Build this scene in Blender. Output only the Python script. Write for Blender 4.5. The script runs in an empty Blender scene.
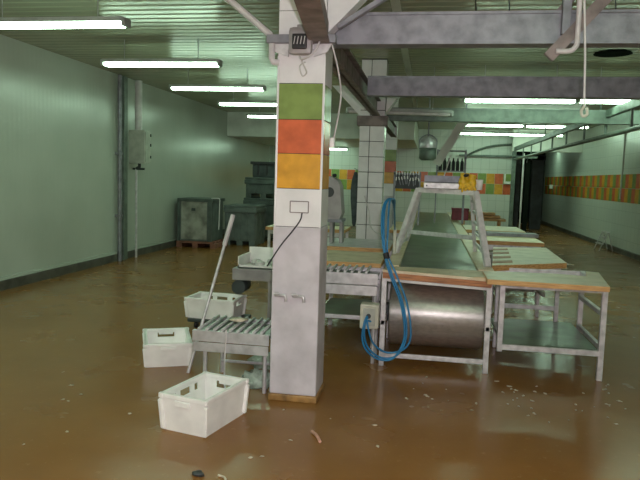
import bpy, bmesh, math, random
from mathutils import Vector, Matrix
random.seed(7)
scene = bpy.context.scene
COL = scene.collection
PI = math.pi

# ------------------------------------------------------------------ materials
def new_mat(name):
    m = bpy.data.materials.new(name); m.use_nodes = True
    nt = m.node_tree
    return m, nt, nt.nodes['Principled BSDF']

def mat(name, col, rough=0.5, metal=0.0, var=0.08, scale=6.0, bump=0.0, bscale=40.0, alpha=1.0, spec=0.5, col2=None, stretch=None, emit=None, estr=0.0):
    m, nt, b = new_mat(name)
    N, L = nt.nodes, nt.links
    tc = N.new('ShaderNodeTexCoord')
    src = tc.outputs['Object']
    if stretch:
        mp = N.new('ShaderNodeMapping'); mp.inputs['Scale'].default_value = stretch
        L.new(src, mp.inputs['Vector']); src = mp.outputs['Vector']
    nz = N.new('ShaderNodeTexNoise'); nz.inputs['Scale'].default_value = scale; nz.inputs['Detail'].default_value = 5
    L.new(src, nz.inputs['Vector'])
    rp = N.new('ShaderNodeValToRGB')
    c2 = col2 if col2 else tuple(max(0, c * (1 - 2.2 * var)) for c in col)
    c1 = tuple(min(1, c * (1 + var)) for c in col)
    rp.color_ramp.elements[0].position = 0.3; rp.color_ramp.elements[0].color = (*c2, 1)
    rp.color_ramp.elements[1].position = 0.62; rp.color_ramp.elements[1].color = (*c1, 1)
    L.new(nz.outputs['Fac'], rp.inputs['Fac']); L.new(rp.outputs['Color'], b.inputs['Base Color'])
    b.inputs['Roughness'].default_value = rough; b.inputs['Metallic'].default_value = metal
    b.inputs['Specular IOR Level'].default_value = spec
    b.inputs['Alpha'].default_value = alpha
    if bump:
        n2 = N.new('ShaderNodeTexNoise'); n2.inputs['Scale'].default_value = bscale; n2.inputs['Detail'].default_value = 4
        L.new(src, n2.inputs['Vector'])
        bp = N.new('ShaderNodeBump'); bp.inputs['Strength'].default_value = bump; bp.inputs['Distance'].default_value = 0.01
        L.new(n2.outputs['Fac'], bp.inputs['Height']); L.new(bp.outputs['Normal'], b.inputs['Normal'])
    if emit:
        b.inputs['Emission Color'].default_value = (*emit, 1); b.inputs['Emission Strength'].default_value = estr
    return m

M = {}
M['steel'] = mat('galvanised_steel', (0.25, 0.255, 0.285), 0.5, 0.35, 0.14, 9, 0.1, 60)
M['rusty'] = mat('brown_painted_steel', (0.22, 0.18, 0.17), 0.6, 0.1, 0.2, 8, 0.1, 50)
M['stainless'] = mat('stainless', (0.58, 0.57, 0.59), 0.36, 0.4, 0.1, 14, 0.05, 80)
M['alu'] = mat('dull_aluminium', (0.6, 0.59, 0.6), 0.45, 0.35, 0.12, 18, 0.06, 80)
M['white_metal'] = mat('whitish_metal', (0.74, 0.73, 0.73), 0.45, 0.1, 0.1, 14, 0.06, 80)
M['drum'] = mat('brushed_drum', (0.66, 0.63, 0.61), 0.44, 0.8, 0.07, 5, 0.05, 12, stretch=(4, 9, 9))
M['white_plastic'] = mat('white_plastic', (0.88, 0.88, 0.85), 0.4, 0, 0.05, 7, 0.03, 30)
M['ivory'] = mat('ivory_plastic', (0.55, 0.55, 0.45), 0.45, 0, 0.1, 9)
M['pvc'] = mat('pvc_pipe', (0.62, 0.60, 0.60), 0.4, 0, 0.08, 8)
M['wood'] = mat('board_wood', (0.60, 0.36, 0.14), 0.55, 0, 0.15, 8, 0.1, 30, col2=(0.42, 0.20, 0.06), stretch=(1, 6, 12))
M['wood_dark'] = mat('wet_wood', (0.42, 0.17, 0.06), 0.5, 0, 0.2, 8, 0.1, 30, stretch=(1, 6, 12))
M['laminate'] = mat('pale_laminate', (0.70, 0.60, 0.42), 0.4, 0, 0.08, 6, 0.04, 40, col2=(0.56, 0.46, 0.28))
M['belt'] = mat('green_belt', (0.10, 0.16, 0.10), 0.28, 0, 0.25, 4, 0.06, 14, col2=(0.045, 0.08, 0.05))
M['shelf'] = mat('green_shelf', (0.10, 0.15, 0.10), 0.3, 0, 0.25, 5, 0.08, 18)
M['blue'] = mat('blue_cable', (0.02, 0.20, 0.42), 0.4, 0, 0.1)
M['black'] = mat('black_rubber', (0.015, 0.015, 0.017), 0.5, 0, 0.1)
M['dark'] = mat('dark_plastic', (0.035, 0.045, 0.045), 0.5, 0, 0.2)
M['bin'] = mat('bin_plastic', (0.12, 0.145, 0.135), 0.5, 0, 0.15, 5)
M['bin_dark'] = mat('bin_dark_plastic', (0.075, 0.095, 0.085), 0.5, 0, 0.15, 5)
M['bin_front'] = mat('dirty_panel', (0.30, 0.30, 0.26), 0.6, 0, 0.25, 4, col2=(0.13, 0.13, 0.11))
M['pallet'] = mat('pallet_wood', (0.22, 0.09, 0.06), 0.7, 0, 0.2, 6)
M['grey_paint'] = mat('grey_paint', (0.34, 0.32, 0.32), 0.45, 0.1, 0.1, 8)
M['box_grey'] = mat('cabinet_grey', (0.42, 0.44, 0.38), 0.45, 0.1, 0.08, 8)
M['red'] = mat('red_plastic', (0.22, 0.02, 0.03), 0.45, 0, 0.15)
M['yellow'] = mat('yellow_rubber', (0.80, 0.50, 0.02), 0.45, 0, 0.12, 30)
M['scrap'] = mat('pale_scrap_and_glint', (0.62, 0.55, 0.42), 0.5, 0, 0.2, 30)
M['pink'] = mat('pink_scrap', (0.55, 0.30, 0.22), 0.4, 0, 0.2, 30)
M['bag'] = mat('clear_film', (0.55, 0.68, 0.58), 0.12, 0, 0.2, 20, 0.3, 30, alpha=0.55)
M['cloth'] = mat('dark_cloth', (0.06, 0.075, 0.08), 0.85, 0, 0.2, 10, 0.2, 60)
M['white_sheet'] = mat('white_sheet', (0.6, 0.58, 0.56), 0.6, 0, 0.1, 10)
M['duct'] = mat('panel_pale', (0.62, 0.64, 0.58), 0.5, 0, 0.06, 3)
M['white_wall'] = mat('white_panel', (0.66, 0.70, 0.64), 0.5, 0, 0.05, 2)
M['t_white'] = mat('tile_white', (0.78, 0.77, 0.78), 0.22, 0, 0.03, 8)
M['t_green'] = mat('tile_green', (0.22, 0.31, 0.085), 0.25, 0, 0.08, 9, spec=0.35)
M['t_orange'] = mat('tile_orange', (0.64, 0.14, 0.055), 0.25, 0, 0.08, 9, spec=0.35)
M['t_ochre'] = mat('tile_ochre', (0.70, 0.35, 0.04), 0.25, 0, 0.08, 9, spec=0.35)
M['grout'] = mat('grout', (0.06, 0.06, 0.06), 0.8)
M['plaster'] = mat('grey_plaster', (0.56, 0.53, 0.57), 0.6, 0, 0.10, 5, 0.15, 25)
M['stain'] = mat('rust_stain', (0.34, 0.19, 0.06), 0.5, 0, 0.25, 12, 0.1, 30)
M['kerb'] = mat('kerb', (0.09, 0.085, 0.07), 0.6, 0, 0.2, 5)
M['tube'] = mat('tube_glow', (0.9, 0.95, 0.9), 0.4, emit=(0.66, 1.0, 0.72), estr=25.0)
M['fixture'] = mat('fixture_grey', (0.36, 0.38, 0.36), 0.5, 0.1, 0.1)
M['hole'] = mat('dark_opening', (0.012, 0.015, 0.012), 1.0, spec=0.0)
M['paint_green'] = mat('green_painted_steel', (0.13, 0.165, 0.14), 0.5, 0.2, 0.15, 8)

def aniso(m):
    nt = M[m].node_tree; b = nt.nodes['Principled BSDF']; tg = nt.nodes.new('ShaderNodeTangent')
    tg.direction_type = 'RADIAL'; tg.axis = 'X'; nt.links.new(tg.outputs['Tangent'], b.inputs['Tangent'])
    b.inputs['Anisotropic'].default_value = 0.85; b.inputs['Anisotropic Rotation'].default_value = 0.25
aniso('drum')

def mat_floor():
    m, nt, b = new_mat('wet_brown_floor'); N, L = nt.nodes, nt.links
    tc = N.new('ShaderNodeTexCoord')
    n1 = N.new('ShaderNodeTexNoise'); n1.inputs['Scale'].default_value = 0.9; n1.inputs['Detail'].default_value = 8; n1.inputs['Roughness'].default_value = 0.6
    L.new(tc.outputs['Object'], n1.inputs['Vector'])
    r1 = N.new('ShaderNodeValToRGB')
    r1.color_ramp.elements[0].position = 0.32; r1.color_ramp.elements[0].color = (0.215, 0.098, 0.026, 1)
    r1.color_ramp.elements[1].position = 0.7; r1.color_ramp.elements[1].color = (0.275, 0.132, 0.038, 1)
    L.new(n1.outputs['Fac'], r1.inputs['Fac'])
    # pale flecks
    n2 = N.new('ShaderNodeTexNoise'); n2.inputs['Scale'].default_value = 17; n2.inputs['Detail'].default_value = 6; n2.inputs['Roughness'].default_value = 0.7
    L.new(tc.outputs['Object'], n2.inputs['Vector'])
    r2 = N.new('ShaderNodeValToRGB')
    r2.color_ramp.elements[0].position = 0.60; r2.color_ramp.elements[0].color = (0, 0, 0, 1)
    r2.color_ramp.elements[1].position = 0.78; r2.color_ramp.elements[1].color = (1, 1, 1, 1)
    L.new(n2.outputs['Fac'], r2.inputs['Fac'])
    mx = N.new('ShaderNodeMixRGB'); mx.inputs['Color2'].default_value = (0.34, 0.20, 0.08, 1)
    L.new(r2.outputs['Color'], mx.inputs['Fac']); L.new(r1.outputs['Color'], mx.inputs['Color1'])
    L.new(mx.outputs['Color'], b.inputs['Base Color'])
    n3 = N.new('ShaderNodeTexNoise'); n3.inputs['Scale'].default_value = 1.7; n3.inputs['Detail'].default_value = 4
    L.new(tc.outputs['Object'], n3.inputs['Vector'])
    r3 = N.new('ShaderNodeMapRange'); r3.inputs['From Min'].default_value = 0.2; r3.inputs['From Max'].default_value = 0.8
    r3.inputs['To Min'].default_value = 0.14; r3.inputs['To Max'].default_value = 0.33
    L.new(n3.outputs['Fac'], r3.inputs['Value']); L.new(r3.outputs['Result'], b.inputs['Roughness'])
    n4 = N.new('ShaderNodeTexNoise'); n4.inputs['Scale'].default_value = 22; n4.inputs['Detail'].default_value = 2
    L.new(tc.outputs['Object'], n4.inputs['Vector'])
    bp = N.new('ShaderNodeBump'); bp.inputs['Strength'].default_value = 0.2; bp.inputs['Distance'].default_value = 0.003
    L.new(n4.outputs['Fac'], bp.inputs['Height']); L.new(bp.outputs['Normal'], b.inputs['Normal'])
    b.inputs['IOR'].default_value = 1.33
    return m
M['floor'] = mat_floor()

def mat_panel():      # sandwich panel wall: faint vertical ribs, semi-gloss white
    m, nt, b = new_mat('panel_wall'); N, L = nt.nodes, nt.links
    tc = N.new('ShaderNodeTexCoord')
    w = N.new('ShaderNodeTexWave'); w.wave_type = 'BANDS'; w.bands_direction = 'Y'; w.inputs['Scale'].default_value = 3.1; w.inputs['Distortion'].default_value = 0.0
    L.new(tc.outputs['Object'], w.inputs['Vector'])
    nz = N.new('ShaderNodeTexNoise'); nz.inputs['Scale'].default_value = 0.8; nz.inputs['Detail'].default_value = 6
    L.new(tc.outputs['Object'], nz.inputs['Vector'])
    rp = N.new('ShaderNodeValToRGB')
    rp.color_ramp.elements[0].position = 0.3; rp.color_ramp.elements[0].color = (0.42, 0.46, 0.40, 1)
    rp.color_ramp.elements[1].position = 0.7; rp.color_ramp.elements[1].color = (0.50, 0.54, 0.48, 1)
    L.new(nz.outputs['Fac'], rp.inputs['Fac']); L.new(rp.outputs['Color'], b.inputs['Base Color'])
    bp = N.new('ShaderNodeBump'); bp.inputs['Strength'].default_value = 0.14; bp.inputs['Distance'].default_value = 0.005
    L.new(w.outputs['Fac'], bp.inputs['Height']); L.new(bp.outputs['Normal'], b.inputs['Normal'])
    b.inputs['Roughness'].default_value = 0.26
    return m
M['panel'] = mat_panel()

def mat_tiles(name, axis):    # plain white wall tiles with faint grout
    m, nt, b = new_mat(name); N, L = nt.nodes, nt.links
    tc = N.new('ShaderNodeTexCoord'); sp = N.new('ShaderNodeSeparateXYZ'); cb = N.new('ShaderNodeCombineXYZ')
    L.new(tc.outputs['Object'], sp.inputs['Vector']); L.new(sp.outputs[axis], cb.inputs['X']); L.new(sp.outputs['Z'], cb.inputs['Y'])
    br = N.new('ShaderNodeTexBrick'); br.offset = 0.0
    br.inputs['Color1'].default_value = (0.60, 0.64, 0.58, 1); br.inputs['Color2'].default_value = (0.57, 0.61, 0.56, 1); br.inputs['Mortar'].default_value = (0.42, 0.46, 0.41, 1)
    br.inputs['Scale'].default_value = 1.0; br.inputs['Brick Width'].default_value = 0.27; br.inputs['Row Height'].default_value = 0.34; br.inputs['Mortar Size'].default_value = 0.006
    L.new(cb.outputs['Vector'], br.inputs['Vector']); L.new(br.outputs['Color'], b.inputs['Base Color'])
    b.inputs['Roughness'].default_value = 0.3
    return m
M['tiles_x'] = mat_tiles('white_tiles_across', 'X')
M['tiles_y'] = mat_tiles('white_tiles_along', 'Y')

def mat_ceiling():
    m, nt, b = new_mat('ribbed_sheet'); N, L = nt.nodes, nt.links
    tc = N.new('ShaderNodeTexCoord')
    nz = N.new('ShaderNodeTexNoise'); nz.inputs['Scale'].default_value = 0.7; nz.inputs['Detail'].default_value = 6
    L.new(tc.outputs['Object'], nz.inputs['Vector'])
    rp = N.new('ShaderNodeValToRGB')
    rp.color_ramp.elements[0].position = 0.3; rp.color_ramp.elements[0].color = (0.31, 0.33, 0.235, 1)
    rp.color_ramp.elements[1].position = 0.7; rp.color_ramp.elements[1].color = (0.41, 0.43, 0.31, 1)
    L.new(nz.outputs['Fac'], rp.inputs['Fac']); L.new(rp.outputs['Color'], b.inputs['Base Color'])
    b.inputs['Roughness'].default_value = 0.27; b.inputs['Metallic'].default_value = 0.15
    return m
M['ceiling'] = mat_ceiling()

# ------------------------------------------------------------------ mesh builder (world coordinates, re-based on build)
class MB:
    def __init__(s): s.bm = bmesh.new(); s.mats = []
    def mi(s, m):
        if m not in s.mats: s.mats.append(m)
        return s.mats.index(m)
    def box(s, a, b, m, bev=0.0, rot=None, pivot=None):
        t = bmesh.new()
        c = [(a[i] + b[i]) / 2 for i in range(3)]; d = [abs(b[i] - a[i]) for i in range(3)]
        bmesh.ops.create_cube(t, size=1.0, matrix=Matrix.Translation(c) @ Matrix.Diagonal((*d, 1)))
        if bev: bmesh.ops.bevel(t, geom=t.edges[:], offset=min(bev, min(d) * 0.45), segments=2, affect='EDGES', profile=0.6)
        if rot is not None:
            p = Vector(pivot if pivot else c)
            bmesh.ops.transform(t, matrix=Matrix.Translation(p) @ rot @ Matrix.Translation(-p), verts=t.verts[:])
        s._merge(t, m); return s
    def _merge(s, t, m, smooth=False):
        k = s.mi(m); vm = {}
        for v in t.verts: vm[v] = s.bm.verts.new(v.co)
        for f in t.faces:
            try: g = s.bm.faces.new([vm[v] for v in f.verts])
            except ValueError: continue
            g.material_index = k; g.smooth = f.smooth or smooth
        t.free()
    def bar(s, p, q, w, h, m, bev=0.0, up=(0, 0, 1)):      # oriented rectangular bar
        p, q = Vector(p), Vector(q); d = q - p; L = d.length; z = d.normalized()
        u = Vector(up)
        if abs(z.dot(u)) > 0.98: u = Vector((0, 1, 0))
        x = u.cross(z).normalized(); y = z.cross(x)
        R = Matrix((x, y, z)).transposed().to_4x4()
        t = bmesh.new()
        bmesh.ops.create_cube(t, size=1.0, matrix=Matrix.Translation((p + q) / 2) @ R @ Matrix.Diagonal((w, h, L, 1)))
        if bev: bmesh.ops.bevel(t, geom=t.edges[:], offset=min(bev, min(w, h) * 0.4), segments=2, affect='EDGES')
        s._merge(t, m); return s
    def tube(s, pts, r, m, seg=10, caps=True):
        pts = [Vector(p) for p in pts]; n = len(pts); k = s.mi(m)
        rr = r if isinstance(r, (list, tuple)) else [r] * n
        tan = []
        for i in range(n):
            a = pts[max(i - 1, 0)]; b = pts[min(i + 1, n - 1)]
            tan.append((b - a).normalized())
        t0 = tan[0]; u = Vector((0, 0, 1)) if abs(t0.z) < 0.9 else Vector((1, 0, 0))
        nrm = (u - t0 * u.dot(t0)).normalized(); rings = []
        for i in range(n):
            nrm = (nrm - tan[i] * nrm.dot(tan[i])).normalized(); bi = tan[i].cross(nrm)
            rings.append([s.bm.verts.new(pts[i] + (nrm * math.cos(2 * PI * j / seg) + bi * math.sin(2 * PI * j / seg)) * rr[i]) for j in range(seg)])
        for i in range(n - 1):
            for j in range(seg):
                f = s.bm.faces.new((rings[i][j], rings[i][(j + 1) % seg], rings[i + 1][(j + 1) % seg], rings[i + 1][j])); f.smooth = True; f.material_index = k
        if caps:
            for ring, fl in ((rings[0], True), (rings[-1], False)):
                vs = [s.bm.verts.new(v.co) for v in ring]
                if fl: vs.reverse()
                f = s.bm.faces.new(vs); f.material_index = k
        return s
    def lathe(s, prof, origin, m, seg=24, axis='Z'):
        k = s.mi(m); o = Vector(origin); rings = []
        for (r, h) in prof:
            ring = []
            for j in range(seg):
                a = 2 * PI * j / seg; c, d = r * math.cos(a), r * math.sin(a)
                v = {'Z': (c, d, h), 'X': (h, c, d), 'Y': (d, h, c)}[axis]
                ring.append(s.bm.verts.new(o + Vector(v)))
            rings.append(ring)
        for i in range(len(rings) - 1):
            for j in range(seg):
                f = s.bm.faces.new((rings[i][j], rings[i][(j + 1) % seg], rings[i + 1][(j + 1) % seg], rings[i + 1][j])); f.material_index = k; f.smooth = True
        f = s.bm.faces.new(list(reversed(rings[0]))); f.material_index = k
        f = s.bm.faces.new(rings[-1]); f.material_index = k
        return s
    def prism(s, poly, z0, z1, m, mside=None, bev=0):          # vertical prism of an XY polygon
        t = bmesh.new()
        lo = [t.verts.new((x, y, z0)) for x, y in poly]; hi = [t.verts.new((x, y, z1)) for x, y in poly]
        n = len(poly); k = s.mi(m); k2 = s.mi(mside or m)
        lo2 = [s.bm.verts.new(v.co) for v in lo]; hi2 = [s.bm.verts.new(v.co) for v in hi]; t.free()
        f = s.bm.faces.new(hi2); f.material_index = k
        f = s.bm.faces.new(list(reversed(lo2))); f.material_index = k2
        for i in range(n):
            f = s.bm.faces.new((lo2[i], lo2[(i + 1) % n], hi2[(i + 1) % n], hi2[i])); f.material_index = k2
        return s
    def quad(s, vs, m):
        f = s.bm.faces.new([s.bm.verts.new(v) for v in vs]); f.material_index = s.mi(m); return s
    def blob(s, c, r, m, amp=0.35, sub=2, seed=0):
        rng = random.Random(seed); t = bmesh.new()
        bmesh.ops.create_icosphere(t, subdivisions=sub, radius=1.0)
        for v in t.verts:
            q = 1 + amp * (rng.random() - 0.5) * 2
            v.co = Vector((c[0] + v.co.x * r[0] * q, c[1] + v.co.y * r[1] * q, c[2] + v.co.z * r[2] * q))
        s._merge(t, m, True); return s
    def build(s, name, parent=None, origin=None):
        if parent is not None:
            top = parent.parent if parent.parent else parent
            o = Vector(top.location)
        else:
            o = Vector(origin) if origin is not None else Vector((0, 0, 0))
        bmesh.ops.recalc_face_normals(s.bm, faces=s.bm.faces[:])
        for v in s.bm.verts: v.co -= o
        me = bpy.data.meshes.new(name); s.bm.to_mesh(me); s.bm.free()
        for m in s.mats: me.materials.append(M[m])
        ob = bpy.data.objects.new(name, me); COL.objects.link(ob)
        if parent is not None: ob.parent = parent
        else: ob.location = o
        return ob

def tag(o, label, cat, group=None):
    o['label'] = label; o['category'] = cat
    if group: o['group'] = group
    return o
def thing(name, loc, label, cat, group=None):
    o = bpy.data.objects.new(name, None); COL.objects.link(o); o.location = loc; o.empty_display_size = 0.1
    return tag(o, label, cat, group)
def struct(o): o['kind'] = 'structure'; return o
def dup(root, loc, label, rotz=None, group=None):
    r = root.copy(); COL.objects.link(r); r.location = loc; r['label'] = label
    if rotz is not None: r.rotation_euler = (0, 0, rotz)
    if group: r['group'] = group
    for ch in list(root.children):
        c = ch.copy(); COL.objects.link(c); c.parent = r
        for g in list(ch.children):
            d = g.copy(); COL.objects.link(d); d.parent = c
    return r
def arc(pts, n=8):      # Catmull-Rom through points
    P = [Vector(p) for p in pts]; P = [P[0] * 2 - P[1]] + P + [P[-1] * 2 - P[-2]]; out = []
    for i in range(1, len(P) - 2):
        for j in range(n):
            t = j / n; a, b, c, d = P[i - 1], P[i], P[i + 1], P[i + 2]
            out.append(0.5 * ((2 * b) + (c - a) * t + (2 * a - 5 * b + 4 * c - d) * t * t + (3 * b - a - 3 * c + d) * t ** 3))
    out.append(P[-2]); return out

XL, XR, YF, YB, YE, ZC = -5.5, 4.62, -3.5, 22.0, 28.0, 3.3
XP = 2.72     # where the back wall ends and the passage begins
# ------------------------------------------------------------------ the setting
struct(MB().box((XL - .2, YF - .2, -.2), (XR + .2, YE + .2, 0), 'floor').build('floor'))
# ribbed ceiling
c = MB(); k = c.mi('ceiling'); y = YF - .1; prof = []
while y < YB + .1:
    prof += [(y, ZC), (y + .115, ZC), (y + .13, ZC + .008), (y + .165, ZC + .008), (y + .18, ZC)]; y += .18
vs = [(c.bm.verts.new((XL - .1, yy, zz)), c.bm.verts.new((XR + .1, yy, zz))) for yy, zz in prof]
for i in range(len(vs) - 1):
    a, b = vs[i], vs[i + 1]
    if (a[0].co - b[0].co).length > 1e-6:
        f = c.bm.faces.new((a[0], b[0], b[1], a[1])); f.material_index = k
c.box((XL - .2, YF - .2, ZC + .05), (XR + .2, YE + .2, ZC + .2), 'ceiling')
struct(c.build('ceiling'))
struct(MB().box((XL - .2, YF, 0), (XL, YB, ZC), 'panel').build('wall_left'))
TS = ['t_ochre', 't_orange', 't_green']
def band(w, axis, at, lo, hi, nsign):
    n = int((hi - lo) / .27)
    for i in range(n):
        a = lo + i * .27 + .004; b = a + .262
        for row in (0, 1):
            z0 = 1.225 + row * .34 + .004; z1 = z0 + .332
            m = TS[(i - (0 if row else 1)) % 3]
            if axis == 'x': w.box((a, at, z0), (b, at + nsign * .006, z1), m)
            else: w.box((at, a, z0), (at + nsign * .006, b, z1), m)
w = MB().box((XR, YF, 0), (XR + .2, YE, ZC), 'tiles_y'); band(w, 'y', XR, 8.0, 27.9, -1)
struct(w.build('wall_right'))
w = MB().box((XL, YB, 0), (XP, YB + .2, ZC), 'tiles_x'); band(w, 'x', YB, XL + .02, XP - .02, -1)
struct(w.build('wall_back'))
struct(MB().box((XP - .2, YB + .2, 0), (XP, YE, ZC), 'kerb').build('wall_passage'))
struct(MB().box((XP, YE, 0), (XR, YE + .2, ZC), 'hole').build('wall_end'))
struct(MB().box((XL, YF - .2, 0), (XR, YF, ZC), 'white_wall').build('wall_front'))
struct(MB().box((XL, YF, 0), (XL + .05, YB, .13), 'kerb').box((XL, YF, .13), (XL + .025, YB, .17), 'panel').build('baseboard_left'))
struct(MB().box((XR - .06, YF, 0), (XR, YE, .12), 'kerb').build('baseboard_right'))
# dropped bulkhead across the left half at the back, and the lower lintel over the passage
struct(MB().box((XL, 17.2, 2.65), (-.45, YB, ZC), 'duct', .004).build('trim_1'))
struct(MB().box((XP - .2, 21.4, 2.62), (XR, 21.6, ZC), 'duct').build('trim_2'))
# dark strip-curtained doorway frame in the passage
d = thing('passage_door', (3.6, 24.2, 0), 'dark open sliding door frame standing in the far passage', 'door')
MB().box((3.02, 24.1, 0), (3.16, 24.3, 2.6), 'dark').build('door_post', d)
MB().box((3.55, 24.1, 0), (3.95, 24.22, 2.6), 'dark').build('door_leaf', d)
MB().box((2.75, 24.1, 2.45), (4.0, 24.3, 2.62), 'dark').build('door_rail', d)
del d

# ------------------------------------------------------------------ tiled columns
def band_column(y0, label, near):
    X0, X1 = -1.062, -.734; D = .32
    t = thing('tiled_column', ((X0 + X1) / 2, y0 + D / 2, 0), label, 'column')
    s = MB(); s.box((X0 + .004, y0 + .004, 1.22), (X1 - .004, y0 + D - .004, ZC), 'grout')
    zs = [(1.253, 1.519, 't_white'), (1.519, 1.76, 't_ochre'), (1.76, 1.993, 't_orange'), (1.993, 2.236, 't_green'), (2.236, 2.46, 't_white'), (2.46, 2.72, 't_white'), (2.72, 2.98, 't_white'), (2.98, 3.298, 't_white')]
    for a, b, m in zs:
        s.box((X0, y0, a + .0015), (X1, y0 + D, b - .0015), m, .004)
    s.build('tile_cladding', t)
    b_ = MB(); b_.box((X0 - .008, y0 - .004, .05), (X1 + .004, y0 + D + .004, 1.253), 'plaster', .012)
    b_.build('plaster_base', t)
    MB().box((X0 - .016, y0 - .010, 0), (X1 + .012, y0 + D + .012, .05), 'stain', .012).build('stained_foot', t)['label'] = 'brown stained column foot'
    if near:
        for x in (X0 - .003, X1 - .012): MB().box((x, y0 - .006, 1.253), (x + .015, y0 + .01, 2.42), 't_white', .003).build('corner_trim', t)
        q = MB()      # rectangular line on the tile where the thin black cord starts
        xa, xb, za, zb = -.951, -.822, 1.354, 1.432
        for a, b in (((xa, za), (xb, za)), ((xa, zb), (xb, zb)), ((xa, za), (xa, zb)), ((xb, za), (xb, zb))):
            q.bar((a[0], y0 - .003, a[1]), (b[0], y0 - .003, b[1]), .006, .006, 'rusty')
        q.build('plate_outline', t)
    return t
col1 = band_column(4.43, 'nearest square column with green, orange and ochre tile bands and grey plaster base', True)
band_column(14.0, 'farthest banded column partly hidden behind the plain white tiled column', False)
# plain white column
t = plain_col = thing('tiled_column', (-.84, 9.57, 0), 'plain white tiled column with dark grout lines behind the nearest column', 'column')
s = MB(); s.box((-1.025, 9.404, 0), (-.675, 9.746, ZC), 'grout')
z = .0
zt = [0, .3, .62, .94, 1.26, 1.48, 1.70, 1.92, 2.14, 2.36, 2.58, 2.8, 3.02, 3.29]
for i in range(len(zt) - 1):
    for (a, b) in ((-1.03, -.885), (-.88, -.67)):
        s.box((a, 9.4, zt[i] + .004), (b - .004, 9.75, zt[i + 1] - .004), 't_white', .004)
s.build('tile_cladding', t)

# ------------------------------------------------------------------ roof steel
def flat_beam(x0, x1, y0, z0, z1, label, m='steel'):
    b = MB(); b.box((x0, y0, z0), (x1, y0 + .12, z1), m, .006)
    b.box((x0, y0 - .015, z1 - .016), (x1, y0 + .135, z1 + .002), m); b.box((x0, y0 - .015, z0 - .002), (x1, y0 + .135, z0 + .014), m)
    return tag(b.build('steel_beam', origin=((x0 + x1) / 2, y0, z0)), label, 'beam', 'steel roof beams')
flat_beam(-.70, XR, 4.60, 2.53, 2.74, 'grey steel cross beam nearest the camera, bolted to the nearest column')
flat_beam(-.735, XR, 7.35, 2.53, 2.74, 'grey steel cross beam in the middle, above the roller and belt line')
flat_beam(-.75, XR, 10.5, 2.54, 2.74, 'grey steel cross beam farthest back, just behind the first pair of lit tubes', 'paint_green')
for (y0, y1, lab) in ((4.76, 9.39, 'brown steel beam running from the nearest column to the plain white column'), (9.76, 13.98, 'brown steel beam running back from the plain white column')):
    b = MB(); b.box((-.86, y0, 2.50), (-.74, y1, 2.515), 'rusty'); b.box((-.81, y0, 2.50), (-.79, y1, 2.72), 'rusty'); b.box((-.86, y0, 2.705), (-.74, y1, 2.72), 'rusty')
    tag(b.build('steel_beam', origin=(-.8, (y0 + y1) / 2, 2.5)), lab, 'beam')
tag(MB().bar((-.775, 4.43, 2.58), (-.03, -2.5, 2.58), .11, .13, 'rusty', .004).bar((-.775, 4.43, 2.50), (-.03, -2.5, 2.50), .135, .012, 'rusty').build('steel_beam', origin=(-.4, 1, 2.5)),
    'brown steel beam running toward the camera above the front of the column', 'beam')
# white haunches at the column heads
def haunch(x, y0, y1, z0, z1, dx, sgn, lab):
    b = MB(); k = b.mi('t_white')
    P = [(x, z0), (x, z1), (x + sgn * dx, z1)]
    lo = [b.bm.verts.new((a, y0, c_)) for a, c_ in P]; hi = [b.bm.verts.new((a, y1, c_)) for a, c_ in P]
    b.bm.faces.new(lo); b.bm.faces.new(hi)
    for i in range(3): b.bm.faces.new((lo[i], lo[(i + 1) % 3], hi[(i + 1) % 3], hi[i]))
    tag(b.build('column_haunch', origin=(x, (y0 + y1) / 2, z0)), lab, 'haunch')
haunch(-.730, 4.44, 4.58, 2.57, 3.29, .72, 1, 'white wedge-shaped haunch on the right of the nearest column head')
haunch(-.665, 9.45, 9.70, 2.56, 2.93, .28, 1, 'white wedge-shaped haunch right of the plain white column head')
haunch(-1.035, 9.45, 9.70, 2.50, 2.93, .42, -1, 'white wedge-shaped haunch left of the plain white column head')
MB().box((-1.07, 9.36, 2.36), (-.63, 9.79, 2.50), 'rusty', .008).build('head_clamp', plain_col)['label'] = 'brown steel clamp'
# collar on nearest column
t = thing('column_collar', (-.9, 4.42, 2.42), 'grey steel collar with gusset plates clamped around the nearest column', 'bracket')
MB().box((-1.13, 4.36, 2.495), (-.66, 4.428, 2.55), 'steel', .004).build('front_channel', t)
MB().box((-1.12, 4.44, 2.495), (-1.068, 4.74, 2.55), 'steel').build('side_channel', t)
MB().box((-.728, 4.44, 2.495), (-.68, 4.57, 2.55), 'steel').build('side_channel', t)
for xa, sgn in ((-1.065, 1), (-.73, -1)):
    g = MB(); x1 = xa + sgn * .02
    g.quad([(xa - sgn * .045, 4.40, 2.495), (xa + sgn * .08, 4.40, 2.495), (xa + sgn * .08, 4.40, 2.41), (xa - sgn * .01, 4.40, 2.44)], 'alu')
    r = bmesh.ops.extrude_face_region(g.bm, geom=g.bm.faces[:])
    bmesh.ops.translate(g.bm, verts=[v for v in r['geom'] if isinstance(v, bmesh.types.BMVert)], vec=(0, .02, 0))
    g.build('gusset_plate', t)
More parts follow.
